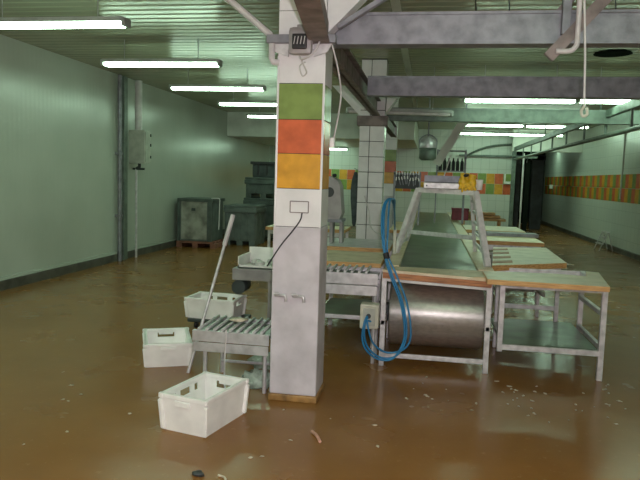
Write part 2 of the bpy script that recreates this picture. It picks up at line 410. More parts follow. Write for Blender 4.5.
# knee braces
tag(MB().bar((-.655, 4.41, 2.60), (.45, 4.41, 3.28), .03, .06, 'steel', .004, up=(0, 1, 0)).build('knee_brace', origin=(-.62, 4.56, 2.56)),
    'grey diagonal steel brace rising right from the nearest column to the ceiling', 'brace')
tag(MB().bar((.72, 4.50, 2.42), (1.49, 4.50, 3.29), .05, .075, 'rusty', .004).build('knee_brace', origin=(.72, 4.55, 2.42)),
    'brown diagonal steel strut crossing in front of the nearest cross beam', 'brace')
tag(MB().bar((.72, 4.85, 2.66), (1.25, 4.85, 3.29), .075, .05, 'rusty', .004).build('knee_brace', origin=(.72, 4.85, 2.66)),
    'short brown steel strut rising behind the nearest cross beam to the ceiling', 'brace')
tag(MB().box((.80, 4.535, 2.58), (.855, 4.585, 3.29), 'steel', .004).build('steel_hanger', origin=(.83, 4.56, 2.58)), 'grey vertical steel flat bar crossing the nearest beam beside the brown strut', 'hanger')
tag(MB().tube(arc([(.76, 4.46, 2.455), (.84, 4.46, 2.455), (.875, 4.46, 2.48), (.885, 4.46, 2.53), (.885, 4.46, 2.8), (.885, 4.46, 3.29)]), .017, 'pvc').build('conduit_pipe', origin=(.88, 4.46, 2.45)),
    'pale bent conduit pipe beside the brown strut on the nearest beam', 'pipe')
# white pipe hooking into nearest column
tag(MB().tube([(-2.02, 4.4, 3.29), (-1.42, 4.4, 2.80), (-1.115, 4.4, 2.555), (-1.10, 4.4, 2.53), (-1.10, 4.4, 2.40), (-1.09, 4.4, 2.375), (-1.05, 4.41, 2.37)], .022, 'pvc', 12)
    .tube([(-1.445, 4.4, 2.82), (-1.40, 4.4, 2.785)], .028, 'pvc', 12).build('water_pipe', origin=(-1.1, 4.4, 2.37)),
    'white plastic pipe sloping from ceiling and hooking into the nearest column', 'pipe')
# bell / floodlight housing on column
t = thing('floodlight', (-.885, 4.34, 2.42), 'small grey floodlight with dark ribbed face on the nearest column', 'light')
MB().box((-.965, 4.285, 2.405), (-.805, 4.355, 2.585), 'grey_paint', .03).build('housing', t)
f = MB(); f.box((-.935, 4.265, 2.435), (-.835, 4.292, 2.535), 'black', .02).build('lens', t)
f = MB()
for i in range(4): f.tube([(-.92 + .022 * i, 4.262, 2.465), (-.912 + .022 * i, 4.262, 2.515)], .003, 'pvc', 6)
f.build('grille', t)
MB().box((-.91, 4.30, 2.55), (-.86, 4.36, 2.60), 'grey_paint', .008).build('bracket', t)
tag(MB().tube(arc([(-.80, 4.35, 2.55), (-.76, 4.33, 2.50), (-.80, 4.32, 2.42), (-.87, 4.33, 2.38), (-.90, 4.36, 2.40)]), .006, 'pvc', 6)
    .tube(arc([(-.90, 4.36, 2.41), (-.87, 4.36, 2.35), (-.85, 4.37, 2.30), (-.88, 4.38, 2.28), (-.90, 4.38, 2.34), (-.86, 4.37, 2.37)]), .005, 'white_sheet', 6).build('lamp_wire', origin=(-.87, 4.35, 2.3)),
    'loose pale wires looped under the floodlight on the nearest column', 'wire')
tag(MB().tube(arc([(-.70, 4.42, 2.52), (-.66, 4.5, 2.36), (-.645, 4.6, 2.2), (-.66, 4.62, 2.05), (-.69, 4.6, 1.85)]), .006, 'pvc', 6).build('loose_wire', origin=(-.67, 4.5, 1.9)),
    'pale wire hanging down the right side of the nearest column', 'wire')
tag(MB().box((-.703, 4.52, 1.81), (-.67, 4.58, 1.88), 'white_plastic', .008).build('wall_socket', origin=(-.69, 4.55, 1.81)), 'small white socket on right side of nearest column', 'socket')
# thin dark cord from plate
tag(MB().tube(arc([(-.864, 4.418, 1.352), (-.875, 4.412, 1.30), (-.93, 4.41, 1.22), (-1.0, 4.408, 1.13), (-1.07, 4.405, 1.02), (-1.10, 4.405, .97)]), .005, 'black', 6).build('power_cord', origin=(-.9, 4.41, 1.0)),
    'thin dark cord curving down left across the nearest column front', 'cord')
# taps on column
def tap(x, lab):
    t = thing('water_tap', (x, 4.42, .76), lab, 'tap')
    MB().tube(arc([(x - .045, 4.425, .772), (x - .045, 4.39, .772), (x + .0, 4.375, .775), (x + .028, 4.37, .77), (x + .034, 4.37, .735)]), .011, 'stainless', 10).build('spout', t)
    MB().box((x - .055, 4.36, .78), (x - .01, 4.38, .79), 'stainless', .004).build('handle', t)
    MB().lathe([(.02, 0), (.02, .006)], (x - .045, 4.42, .772), 'stainless', 14, 'Y').build('wall_flange', t)
    return t
tap(-.985, 'left one of two small chrome taps low on the nearest column')
tap(-.858, 'right one of two small chrome taps low on the nearest column')

# ------------------------------------------------------------------ fluorescent lights
def fixture(lit=True):
    n = 'fluorescent_light'
    t = thing(n, (0, 0, 0), '', 'light', 'fluorescent lights under the ceiling')
    MB().box((-.785, -.075, .0), (.785, .075, .045), 'fixture', .01).build('housing', t)
    MB().box((-.765, -.06, -.042), (.765, .06, 0.002), 'tube' if lit else 'pvc', .02).build('diffuser', t)
    for sx in (-1, 1): MB().box((sx * .785 - .02, -.068, -.04), (sx * .785 + .02, .07, .04), 'fixture', .01).build('end_cap', t)
    for sx in (-.5, .5): MB().tube([(sx, 0, .04), (sx, 0, .5)], .005, 'fixture', 6).build('hanger', t)
    return t
Lr = [(-3.68, 5.9, 3.0, 'lit tube light nearest the camera on the left, cut by the left frame edge'),
      (-3.47, 8.05, 3.0, 'second lit tube light along the left ceiling, above the wall pipes'),
      (-3.47, 10.3, 3.0, 'third lit tube light along the left ceiling, left of the column'),
      (-3.38, 12.5, 3.0, 'fourth lit tube light along the left ceiling, just left of the green tile'),
      (-3.52, 15.0, 3.0, 'fifth and farthest lit tube light on the left, before the bulkhead'),
      (1.22, 9.9, 2.81, 'long lit tube light hanging behind the second cross beam, left of its pair'),
      (2.84, 10.0, 2.825, 'long lit tube light near the right frame edge behind the second beam'),
      (1.56, 17.85, 3.12, 'lit tube light far back on the right, nearer row, left one'),
      (3.2, 17.95, 3.12, 'lit tube light far back on the right, nearer row, right one'),
      (1.48, 20.4, 3.08, 'lit tube light farthest back against the end wall, left one'),
      (3.06, 20.5, 3.08, 'lit tube light farthest back against the end wall, right one'),
      (3.75, 25.2, 3.05, 'lit tube light inside the far passage behind its lintel'),
      (-3.45, 21.0, 2.55, 'lit tube light under the low ceiling seen between the two columns'),
      # unseen tubes added for illumination, outside the frame behind and above the camera
      (-3.5, 3.7, 3.0, 'unseen tube light added on the left row just outside the frame'),
      (-3.5, 1.5, 3.0, 'unseen tube light added on the left row above the camera'),
      (-3.5, -.8, 3.0, 'unseen tube light added on the left row behind the camera'),
      (1.2, 2.3, 3.0, 'unseen tube light added above the camera on the right'),
      (1.2, -.8, 3.0, 'unseen tube light added behind the camera on the right')]
fx = None
for (x, y, z, lab) in Lr:
    if fx is None:
        fx = fixture(); fx.location = (x, y, z); fx['label'] = lab
    else:
        o = dup(fx, (x, y, z), lab)
        top = 2.65 if (y > 17.2 and x < -.5) else ZC
        if abs(top - z - .3) > .001:
            for ch in o.children:
                if ch.name.startswith('hanger'): pass
for o in [o for o in bpy.data.objects if o.name.startswith('hanger') and o.parent and o.parent.name.startswith('fluorescent')]:
    z = o.parent.location.z; top = 2.65 if z < 2.6 else ZC
    o.scale.z = (top - z) / .5; o.location.z = 0
    if top - z < .15: o.scale.z = (top - z - .005) / .5
t = fixture(False); t.location = (-.50, 9.98, 2.62); t['label'] = 'unlit pale tube light hanging just right of the plain white column'
t.rotation_euler = (0, 0, .2)
for o in t.children:
    if o.name.startswith('hanger'): o.scale.z = (ZC - 2.62) / .5

struct(MB().box((-.45, YF, ZC - .012), (-.36, 17.1, ZC + .004), 'duct').build('trim_3'))
# ceiling vent
v = MB(); v.lathe([(.235, 0), (.22, .006), (.22, .05)], (2.23, 9.0, ZC - .012), 'hole', 32)
tag(v.build('ceiling_vent', origin=(2.23, 9.0, ZC)), 'dark round opening in ceiling above the second cross beam at right', 'vent')
# hanging white cord
t = thing('hanging_cable', (.92, 4.3, 2.04), 'long white cord hanging from the ceiling in front of the beams at right', 'cord')
MB().tube(arc([(.845, 4.3, 3.29), (.88, 4.3, 2.73), (.905, 4.3, 2.4), (.92, 4.3, 2.09)]), .007, 'pvc', 8).build('cable_run', t)
MB().tube(arc([(.92, 4.3, 2.09), (.905, 4.3, 2.06), (.915, 4.3, 2.03), (.94, 4.3, 2.04), (.935, 4.3, 2.08)]), .009, 'ivory', 8).build('hook', t)
# thin droppers
for x, y, z1, lab in ((.33, 6.2, 2.9, 'thin dark looped wire hanging between the first and second beams at left'), (.62, 6.2, 2.95, 'thin dark straight wire hanging between the first and second beams in the middle'), (1.55, 6.3, 2.92, 'thin dark wire hanging between the first and second beams at right')):
    tag(MB().tube(arc([(x, y, 3.3), (x + .01, y, z1 + .15), (x - .04, y, z1), (x - .06, y, z1 + .03)]), .006, 'dark', 6).build('hanging_wire', origin=(x, y, z1)), lab, 'wire')

# ------------------------------------------------------------------ left wall services
t = thing('conduit_pipe', (XL + .06, 10.84, 0), 'tall galvanised pipe on the left wall, left of the white pipe', 'pipe')
MB().tube([(XL + .07, 10.84, 0), (XL + .07, 10.84, 3.28)], .038, 'steel', 12).build('pipe', t)
MB().box((XL, 10.79, 1.9), (XL + .10, 10.89, 1.94), 'steel').build('clamp', t)
MB().box((XL, 10.79, .8), (XL + .10, 10.89, .84), 'steel').build('clamp', t)
tag(MB().box((XL, 10.97, 0), (XL + .09, 11.11, 3.28), 'paint_green', .01).build('cable_trunking', origin=(XL + .05, 11.04, 0)), 'dark green-grey cable trunking beside the galvanised pipe on left wall', 'trunking')
tag(MB().tube([(XL + .14, 11.44, 2.37), (XL + .14, 11.44, 3.27)], .065, 'pvc', 16).build('duct_pipe', origin=(XL + .12, 11.38, 2.38)), 'thick white pipe rising from the grey wall box to the ceiling', 'pipe')
t = thing('electrical_cabinet', (XL + .2, 11.38, 1.75), 'grey electrical cabinet high on the left wall under the white pipe', 'cabinet')
MB().box((XL, 11.33, 1.76), (XL + .31, 11.58, 2.37), 'box_grey', .012).build('body', t)
MB().box((XL + .31, 11.35, 1.79), (XL + .325, 11.56, 2.34), 'box_grey', .004).build('door', t)
for zz in (1.86, 2.08, 2.26): MB().box((XL + .325, 11.54, zz), (XL + .34, 11.56, zz + .05), 'dark').build('hinge', t)
MB().tube([(XL + .16, 11.44, 1.77), (XL + .16, 11.44, 1.70), (XL + .10, 11.44, 1.66)], .03, 'dark', 10).build('cable_gland', t)
tag(MB().tube([(XL + .10, 11.44, 0.0), (XL + .10, 11.44, 1.68)], .022, 'stainless', 10).tube([(XL + .03, 11.44, 1.66), (XL + .26, 11.44, 1.66)], .02, 'dark', 10).build('conduit_pipe', origin=(XL + .1, 11.44, 0)),
    'thin metal pipe running from the grey electrical cabinet down to the floor', 'pipe')

# ------------------------------------------------------------------ bins at the back left
t = thing('storage_bin', (-5.0, 13.85, .14), 'dirty pale-fronted square storage container standing on the reddish wooden pallet', 'bin')
MB().box((-5.36, 13.45, .14), (-4.62, 14.25, 1.03), 'bin', .015).build('body', t)
MB().box((-5.30, 13.44, .18), (-4.72, 13.45, 1.0), 'bin_front').build('front_panel', t)
MB().box((-5.39, 13.42, 1.0), (-4.58, 14.28, 1.07), 'bin_dark', .015).build('rim', t)
MB().box((-4.70, 13.42, .14), (-4.60, 13.47, 1.02), 'bin_dark', .008).build('corner_post', t)
MB().box((-5.39, 13.42, .14), (-5.33, 13.47, 1.02), 'bin_dark', .008).build('corner_post', t)
MB().prism([(-5.07, 13.435), (-4.98, 13.435), (-4.98, 13.44), (-5.07, 13.44)], .80, .86, 'dark').build('latch', t)
t = thing('wooden_pallet', (-5.0, 13.85, 0), 'low reddish wooden pallet under the dirty pale-fronted container', 'pallet')
for i in range(5): MB().box((-5.38, 13.37 + i * .19, .10), (-4.56, 13.49 + i * .19, .14), 'pallet').build('deck_board', t)
for x in (-5.38, -5.02, -4.62): MB().box((x, 13.37, 0), (x + .12, 14.25, .10), 'pallet', .005).build('bearer', t)
def tub(name, x0, x1, y0, y1, z0, z1, label, m, rim=True):
    t = thing(name, ((x0 + x1) / 2, (y0 + y1) / 2, z0), label, 'bin')
    b = MB(); b.box((x0 + .03, y0 + .03, z0 + .10), (x1 - .03, y1 - .03, z1 - .16), m, .02)
    n = 4
    for i in range(n + 1):
        x = x0 + .05 + (x1 - x0 - .16) * i / n
        b.box((x, y0 + .01, z0 + .12), (x + .06, y0 + .05, z1 - .18), m, .008)
    for i in range(3):
        yy = y0 + .08 + (y1 - y0 - .22) * i / 2
        b.box((x1 - .05, yy, z0 + .12), (x1 - .01, yy + .06, z1 - .18), m, .008)
    b.build('body', t)
    for x in (x0 + .03, (x0 + x1) / 2 - .07, x1 - .17): MB().box((x, y0 + .03, z0), (x + .14, y1 - .03, z0 + .11), m, .01).build('skid', t)
    MB().box((x0, y0, z1 - .17), (x1, y1, z1 - .06), m, .02).build('rim', t)
    MB().box((x0 + .01, y0 + .01, z1 - .06), (x1 - .01, y1 - .01, z1), m, .02).build('lid', t)
    return t
tub('plastic_bin', -4.62, -3.84, 14.25, 15.2, 0, .92, 'grey-green ribbed plastic bin on the floor right of the pallet container', 'bin')
tub('plastic_bin', -4.55, -3.55, 15.6, 16.6, 0, 1.05, 'lower of two stacked dark green bins at the back beside the left wall', 'bin_dark')
tub('plastic_bin', -4.53, -3.57, 15.62, 16.58, 1.05, 1.56, 'upper of two stacked dark green bins, under the black crate', 'bin_dark')
t = thing('black_crate', (-4.0, 16.0, 1.56), 'black plastic crate on top of the tall bin stack at back left', 'crate')
MB().box((-4.35, 15.7, 1.56), (-3.6, 16.3, 1.90), 'dark', .02).build('body', t)
MB().box((-4.40, 15.66, 1.88), (-3.56, 16.34, 1.95), 'black', .015).build('rim', t)
for x in (-4.22, -4.0, -3.78): MB().box((x, 15.66, 1.62), (x + .04, 15.7, 1.88), 'black', .006).build('rib', t)
tag(MB().tube([(-4.44, 13.42, .42), (-4.42, 13.40, 1.06)], .012, 'pvc', 6).tube(arc([(-4.42, 13.4, 1.06), (-4.45, 13.4, 1.09), (-4.62, 13.45, 1.085)]), .012, 'pvc', 6).build('white_hose', origin=(-4.5, 14.2, .4)),
    'thin white hose hooked between the pallet container and ribbed bin', 'hose')

# ------------------------------------------------------------------ crates
def crate(name, label, L_=.50, W_=.335, H=.24, base=.91):
    t = thing(name, (0, 0, 0), label, 'crate', 'white plastic crates on the floor')
    def pt(u, v, w, inset=0.0):     # u along, v across in -1..1, w height 0..1
        k = base + (1 - base) * w; 
        return Vector((u * (L_ / 2 * k - inset), v * (W_ / 2 * k - inset), w * H))
    us = {'long': [-1, -.78, -.60, -.44, -.24, .24, .44, .60, .78, 1], 'short': [-1, -.42, .42, 1]}
    ws = [0, .06, .62, .82, 1]
    m = MB(); k = m.mi('white_plastic')
    def wall(side, sg):
        U = us[side]
        grid = {}
        for i, u in enumerate(U):
            for j, w in enumerate(ws):
                a = [pt(u, sg, w, ins) if side == 'long' else pt(sg, u, w, ins) for ins in (0, .010)]
                grid[i, j] = (m.bm.verts.new(a[0]), m.bm.verts.new(a[1]))
        holes = ({(2, 2), (4, 2), (6, 2)} if sg > 0 else set()) if side == 'long' else ({(1, 2)} if sg > 0 else set())
        nI, nJ = len(U) - 1, len(ws) - 1
        solid = lambda i, j: 0 <= i < nI and 0 <= j < nJ and (i, j) not in holes
        for i in range(nI):
            for j in range(nJ):
                if not solid(i, j): continue
                for s_ in (0, 1):
                    f = m.bm.faces.new([grid[i, j][s_], grid[i + 1, j][s_], grid[i + 1, j + 1][s_], grid[i, j + 1][s_]]); f.material_index = k
                for (di, dj, a, b) in ((-1, 0, (i, j), (i, j + 1)), (1, 0, (i + 1, j), (i + 1, j + 1)), (0, -1, (i, j), (i + 1, j)), (0, 1, (i, j + 1), (i + 1, j + 1))):
                    if not solid(i + di, j + dj):
                        f = m.bm.faces.new([grid[a][0], grid[b][0], grid[b][1], grid[a][1]]); f.material_index = k
    for sg in (-1, 1): wall('long', sg); wall('short', sg)
    m.box((-L_ / 2 * base + .006, -W_ / 2 * base + .006, 0), (L_ / 2 * base - .006, W_ / 2 * base - .006, .012), 'white_plastic')
    m.build('shell', t)
    r = MB(); a, b = L_ / 2, W_ / 2
    for sg in (-1, 1):
        r.box((-a - .012, sg * (b - .009) - .014, H - .030), (a + .012, sg * (b - .009) + .014, H), 'white_plastic', .006)
        r.box((sg * (a - .009) - .014, -b - .012, H - .030), (sg * (a - .009) + .014, b + .012, H), 'white_plastic', .006)
    r.build('rim', t)
    for sx in (-1, 1):
        for sy in (-1, 1):
            p, q = pt(sx, sy, .03, -.002), pt(sx, sy, .84, -.002)
            MB().bar(p, q, .030, .030, 'white_plastic', .006).build('corner_rib', t)
    for sx in (-1, 1):
        MB().box((sx * (a + .004) - .006, -.055, H * .86 - .035), (sx * (a + .004) + .006, .055, H * .86 + .0), 'white_plastic', .004).build('grip', t)
    return t
ca = crate('plastic_crate', 'empty white plastic crate nearest the camera, left of the column foot')
ca.location = (-1.372, 3.925, 0); ca.rotation_euler = (0, 0, math.radians(76))
o = dup(ca, (-2.18, 5.23, 0), 'white plastic crate on the wet floor farthest left, left of roller conveyor', math.radians(115)); o.scale = (1.12, 1.14, .84)
o = dup(ca, (-2.175, 6.52, .105), 'white plastic crate raised on a dark dolly behind the roller conveyor', math.radians(-4)); o.scale = (1.06, 1.12, .9)
t = thing('crate_dolly', (-2.13, 6.52, 0), 'low dark dolly under the white crate behind the roller conveyor', 'dolly')
MB().box((-2.42, 6.32, .07), (-1.84, 6.72, .105), 'dark', .01).build('deck', t)
for x in (-2.34, -1.92):
    for y in (6.38, 6.66): MB().lathe([(.035, -.015), (.035, .015)], (x, y, .035), 'black', 14, 'X').build('wheel', t)

# ------------------------------------------------------------------ roller conveyors
def roller_conveyor(x0, x1, y0, y1, ztop, label, legs, shelf=None, pitch=.062, barh=.155):
    t = thing('roller_conveyor', ((x0 + x1) / 2, (y0 + y1) / 2, 0), label, 'conveyor')
    for yy, s_ in ((y0, 1), (y1, -1)):
        b = MB(); zt = ztop - .015
        b.box((x0, yy - .004, zt - barh * .52), (x1, yy + .004, zt), 'stainless', .002)
        b.box((x0, min(yy, yy + s_ * .03), zt - .006), (x1, max(yy, yy + s_ * .03), zt), 'stainless')
        b.box((x0 + .005, yy - .008, zt - barh), (x1 - .005, yy + .008, zt - barh * .56), 'stainless', .003)
        b.build('side_rail', t)
    n = int((x1 - x0 - .03) / pitch)
    for i in range(n):
        x = x0 + .045 + i * pitch
        MB().lathe([(.008, -.002), (.008, .0), (.012, .001), (.012, y1 - y0 - .021), (.008, y1 - y0 - .02), (.008, y1 - y0 - .018)], (x, y0 + .01, ztop - .006), 'alu', 14, 'Y').build('roller', t)
    for (lx, ly) in legs:
        MB().tube([(lx, ly, 0), (lx, ly, ztop - .15)], .016, 'stainless', 10).build('leg', t)
    MB().box((x0 + .01, y0 + .01, ztop - .06), (x1 - .01, y1 - .01, ztop - .045), 'shelf').build('underpan', t)
    if shelf:
        MB().box((x0 + .03, y0 + .05, shelf - .02), (x1 - .03, y1 - .05, shelf), 'shelf').build('shelf', t)
        MB().box((x0, y0, shelf - .03), (x1, y0 + .035, shelf + .005), 'stainless', .004).build('shelf_rail', t)
    else:
        xm = sorted(set(l[0] for l in legs)); MB().tube([(xm[0], y1 - .06, .10), (xm[-1], y1 - .06, .10)], .012, 'stainless', 8).build('cross_bar', t)
    return t
roller_conveyor(-1.69, -1.105, 4.53, 5.02, .46, 'short roller conveyor with stainless side rail left of the nearest column', [(-1.60, 4.56), (-1.14, 4.56), (-1.60, 4.98), (-1.14, 4.98)], pitch=.060)
roller_conveyor(-.98, -.40, 5.5, 5.9, .81, 'waist-high roller table between the nearest column and the steel drum', [(-.97, 5.53), (-.425, 5.56), (-.97, 5.87), (-.425, 5.87)], shelf=.42, barh=.19)
# pole
t = thing('broom_pole', (-1.853, 4.876, 0), 'long grey pole leaning diagonally beside the left end of the roller conveyor', 'pole')
p, q = Vector((-1.853, 4.876, 0)), Vector((-1.63, 5.3, 1.263))
MB().tube([p, p.lerp(q, .86)], .013, 'alu', 10).build('shaft', t)
MB().tube([p.lerp(q, .80), q], .02, 'pvc', 10).build('grip_sleeve', t)
# white cord in front of the roller conveyor
tag(MB().tube(arc([(-1.42, 4.50, .47), (-1.425, 4.505, .36), (-1.43, 4.50, .2), (-1.42, 4.49, .012)]), .006, 'pvc', 6).build('drop_cable', origin=(-1.42, 4.5, 0)), 'thin white cord hanging down the front of the low roller conveyor', 'cord')
# crumpled clear bags under roller conveyor
def bag(c, r, seed, lab):
    b = MB(); b.blob(c, r, 'bag', .38, 3, seed)
    for v in b.bm.verts: v.co.z = max(v.co.z, .004)
    tag(b.build('plastic_bag', origin=(c[0], c[1], 0)), lab, 'bag')
bag((-1.22, 4.68, .06), (.11, .08, .07), 3, 'crumpled clear plastic bag on the floor under the roller conveyor, nearer the column')
bag((-1.24, 5.2, .05), (.16, .10, .06), 5, 'crumpled clear plastic film on the floor behind the roller conveyor legs')
# white scrap on rollers
tag(MB().blob((-1.40, 4.74, .497), (.07, .05, .014), 'scrap', .3, 2, 9).build('meat_scrap', origin=(-1.4, 4.74, .48)), 'pale scrap lying on the rollers of the low conveyor', 'scrap')

# ------------------------------------------------------------------ conveyor with tray behind the column (left)
t = thing('transfer_conveyor', (-1.6, 6.8, 0), 'grey flat conveyor frame behind the nearest column holding a white tray', 'conveyor')
MB().box((-2.03, 6.6, .49), (-1.12, 7.2, .615), 'grey_paint', .008).build('frame', t)
MB().lathe([(.075, 0), (.075, .25)], (-1.965, 6.62, .41), 'dark', 20, 'Y').build('roller', t)
for x in (-1.62, -1.18):
    for y in (6.65, 7.15): MB().box((x - .02, y - .02, 0), (x + .02, y + .02, .49), 'grey_paint').build('leg', t)
MB().box((-1.62, 6.64, .2), (-1.18, 6.66, .24), 'grey_paint').build('cross_bar', t)
t = thing('white_tray', (-1.6, 6.9, .615), 'white plastic tray standing on the grey conveyor left of the nearest column', 'tray')
b = MB(); x0, x1, y0, y1, z0, z1 = -1.98, -1.30, 6.64, 7.1, .616, .68
b.box((x0, y0, z0), (x1, y1, z0 + .012), 'white_plastic')
b.box((x0, y0, z0), (x0 + .012, y1, .74), 'white_plastic'); b.box((x1 - .012, y0, z0), (x1, y1, .74), 'white_plastic'); b.box((x0, y0, z0), (x1, y0 + .012, .65), 'white_plastic'); b.box((x0, y1 - .012, z0), (x1, y1, .80), 'white_plastic')
b.build('tray_body', t)
for i in range(7):
    rr = random.Random(i)
    MB().blob((-1.86 + i * .085, 6.82 + rr.uniform(-.08, .15), .655), (.05, .06, .028), 'white_sheet', .4, 2, i).build('ice_lump', t)
# ------------------------------------------------------------------ belt conveyor with steel drum
t = thing('belt_conveyor', (.1, 5.52, 0), 'long green belt conveyor with wooden edges driven by a large steel drum', 'conveyor')
for x in (-.345, .53):
    MB().box((x - .022, 5.50, 0), (x + .022, 5.54, .80), 'alu', .004).build('leg', t)
    MB().box((x - .022, 6.5, 0), (x + .022, 6.54, .80), 'alu', .004).build('leg', t)
MB().box((-.325, 5.505, .075), (.51, 5.535, .115), 'alu', .004).build('cross_bar', t)
MB().box((-.325, 6.505, .075), (.51, 6.535, .115), 'alu', .004).build('cross_bar', t)
dr = MB(); dr.lathe([(.03, -.015), (.27, -.01), (.285, .005), (.285, .785), (.27, .80), (.03, .805)], (-.29, 5.87, .405), 'drum', 48, 'X'); drum = dr.build('drum', t)
MB().lathe([(.03, -.06), (.03, .90)], (-.315, 5.87, .405), 'steel', 14, 'X').build('axle', drum)
for x in (-.345, .53): MB().box((x - .03, 5.80, .33), (x + .03, 5.94, .48), 'dark', .01).build('bearing_block', t)
for x in (-.345, .53): MB().box((x - .018, 5.5, .36), (x + .018, 6.54, .40), 'alu', .003).build('side_bar', t)
# front board: pale top lip, brown face, pale lower lip (left end a touch higher)
zl, zr = .842, .808
MB().bar((-.36, 5.50, zl - .012), (.545, 5.50, zr - .012), .024, .04, 'laminate', .003, up=(0, 1, 0)).build('board_lip', t)
MB().bar((-.36, 5.505, zl - .050), (.545, 5.505, zr - .050), .052, .03, 'wood_dark', .003, up=(0, 1, 0)).build('front_board', t)
MB().bar((-.35, 5.50, zl - .088), (.54, 5.50, zr - .088), .022, .03, 'pvc', .003, up=(0, 1, 0)).build('board_lip', t)
b = MB(); b.prism([(-.36, 5.50), (.545, 5.50), (.545, 5.92), (-.36, 5.92)], .79, .815, 'laminate', 'wood'); b.build('end_board', t)
MB().box((-.24, 5.92, .775), (.46, 16.8, .803), 'belt', .004).build('belt', t)
MB().box((-.36, 5.92, .76), (-.24, 16.8, .825), 'laminate', .006).build('edge_board', t)
MB().box((.46, 5.92, .76), (.60, 16.8, .825), 'laminate', .006).build('edge_board', t)
for y in (8.6, 11.2, 13.8, 16.6):
    for x in (-.33, .55): MB().box((x - .02, y - .02, 0), (x + .02, y + .02, .76), 'alu').build('leg', t)
MB().box((-.34, 6.4, .70), (.56, 16.8, .735), 'steel').build('bed', t)
MB().box((-.352, 6.78, .826), (-.318, 6.82, 1.10), 'ivory', .006).build('cable_post', t)
# electric box + blue cables
t = thing('electric_box', (-.42, 5.42, .2), 'ivory electrical connection box on the left leg of the drum frame', 'box')
MB().box((-.53, 5.36, .345), (-.372, 5.496, .555), 'ivory', .015).build('body', t)
MB().box((-.50, 5.352, .375), (-.40, 5.362, .525), 'box_grey', .006).build('cover', t)
MB().lathe([(.02, -.02), (.02, 0)], (-.455, 5.352, .46), 'dark', 12, 'Y').build('cable_gland', t)
tp = []
def bl(dx, dy, k):
    P = [(-.45 + dx * .4, 5.355, .46 - k), (-.475 + dx * .4, 5.31 + dy, .42), (-.48 + dx, 5.30 + dy, .30 + k), (-.44 + dx, 5.32 + dy, .19 + k), (-.34 + dx, 5.35 + dy, .115 + k), (-.22 + dx, 5.36 + dy, .13 + k), (-.145 + dx, 5.37 + dy, .25), (-.14 + dx, 5.38 + dy, .40), (-.185 + dx, 5.39 + dy, .60), (-.275 + dx, 5.40 + dy, .81), (-.34 + dx * .5, 5.44 + dy, .98), (-.365 + dx, 5.48, 1.17), (-.37 + dx, 5.55, 1.35), (-.345 + dx * .5, 5.62, 1.43), (-.315 + dx * .5, 5.75, 1.42), (-.315, 6.1, 1.32), (-.335, 6.76, 1.09)]
    return arc(P, 6)
t = thing('blue_cable', (-.3, 5.42, .1), 'bundle of bright blue cables looping from the ivory box up past the drum', 'cable')
for dx, dy, k in ((0, 0, 0), (.035, .012, .045), (-.016, -.010, -.014)): MB().tube(bl(dx, dy, k), .0085, 'blue', 8).build('strand', t)
MB().tube([(-.325, 5.43, .94), (-.34, 5.445, .985)], .026, 'black', 12).build('cable_tie', t)
# ------------------------------------------------------------------ A-frame stand over the belt
t = thing('step_stand', (.14, 6.2, .825), 'whitish metal trapezoid stand straddling the green belt conveyor', 'stand')
F = [(-.29, 6.38, -.10), (.56, 6.05, .45)]
yt = 6.55
def leg(x0, y0, x1, y1, z1=1.50, w=.055): MB().bar((x0, y0, .827), (x1, y1, z1), w, w, 'white_metal', .005).build('leg', t)
leg(-.325, 6.95, -.115, 6.78); leg(.56, 6.12, .44, 6.46)
leg(-.26, 8.40, -.105, 8.0, w=.04); leg(.535, 7.45, .44, 7.12, w=.035)
MB().bar((-.135, 6.79, 1.505), (.465, 6.45, 1.495), .05, .045, 'white_metal', .005).build('top_bar', t)
MB().bar((-.12, 8.01, 1.50), (.465, 7.11, 1.50), .04, .04, 'white_metal', .005).build('top_bar', t)
MB().bar((-.115, 6.79, 1.505), (-.105, 8.0, 1.505), .035, .04, 'white_metal', .005).build('side_bar', t); MB().bar((.445, 6.46, 1.50), (.445, 7.11, 1.50), .035, .04, 'white_metal', .005).build('side_bar', t)
MB().bar((-.225, 8.32, .95), (.515, 7.39, .985), .035, .05, 'white_metal', .004).build('cross_bar', t)
MB().bar((-.255, 8.38, .86), (-.31, 6.93, .90), .02, .03, 'white_metal').build('tie_bar', t)
for z, k in ((.93, .12), (1.05, .29), (1.17, .48), (1.29, .65), (1.40, .83)):
    x = .56 + (.44 - .56) * k; ya = 6.12 + .38 * k; yb = 7.45 - .30 * k
    MB().bar((x, ya + .0, z), (x - .015, yb, z), .016, .024, 'white_metal').build('rung', t)
t = thing('machine_tray', (.15, 6.8, 1.525), 'shallow metal tray with dark top on the whitish trapezoid stand', 'tray')
MB().box((-.06, 6.53, 1.527), (.34, 7.1, 1.585), 'alu', .006).build('tray_body', t)
MB().box((-.045, 6.545, 1.585), (.325, 7.085, 1.593), 'dark').build('dark_liner', t)
for x in (-.03, .30): MB().lathe([(.008, 0), (.008, .006)], (x, 6.524, 1.555), 'dark', 10, 'Y').build('bolt', t)
MB().box((-.06, 7.1, 1.527), (.34, 7.115, 1.66), 'steel').build('back_plate', t)
g = thing('rubber_gloves', (.36, 6.55, 1.525), 'bunch of yellow rubber gloves on the right end of the trapezoid stand', 'gloves')
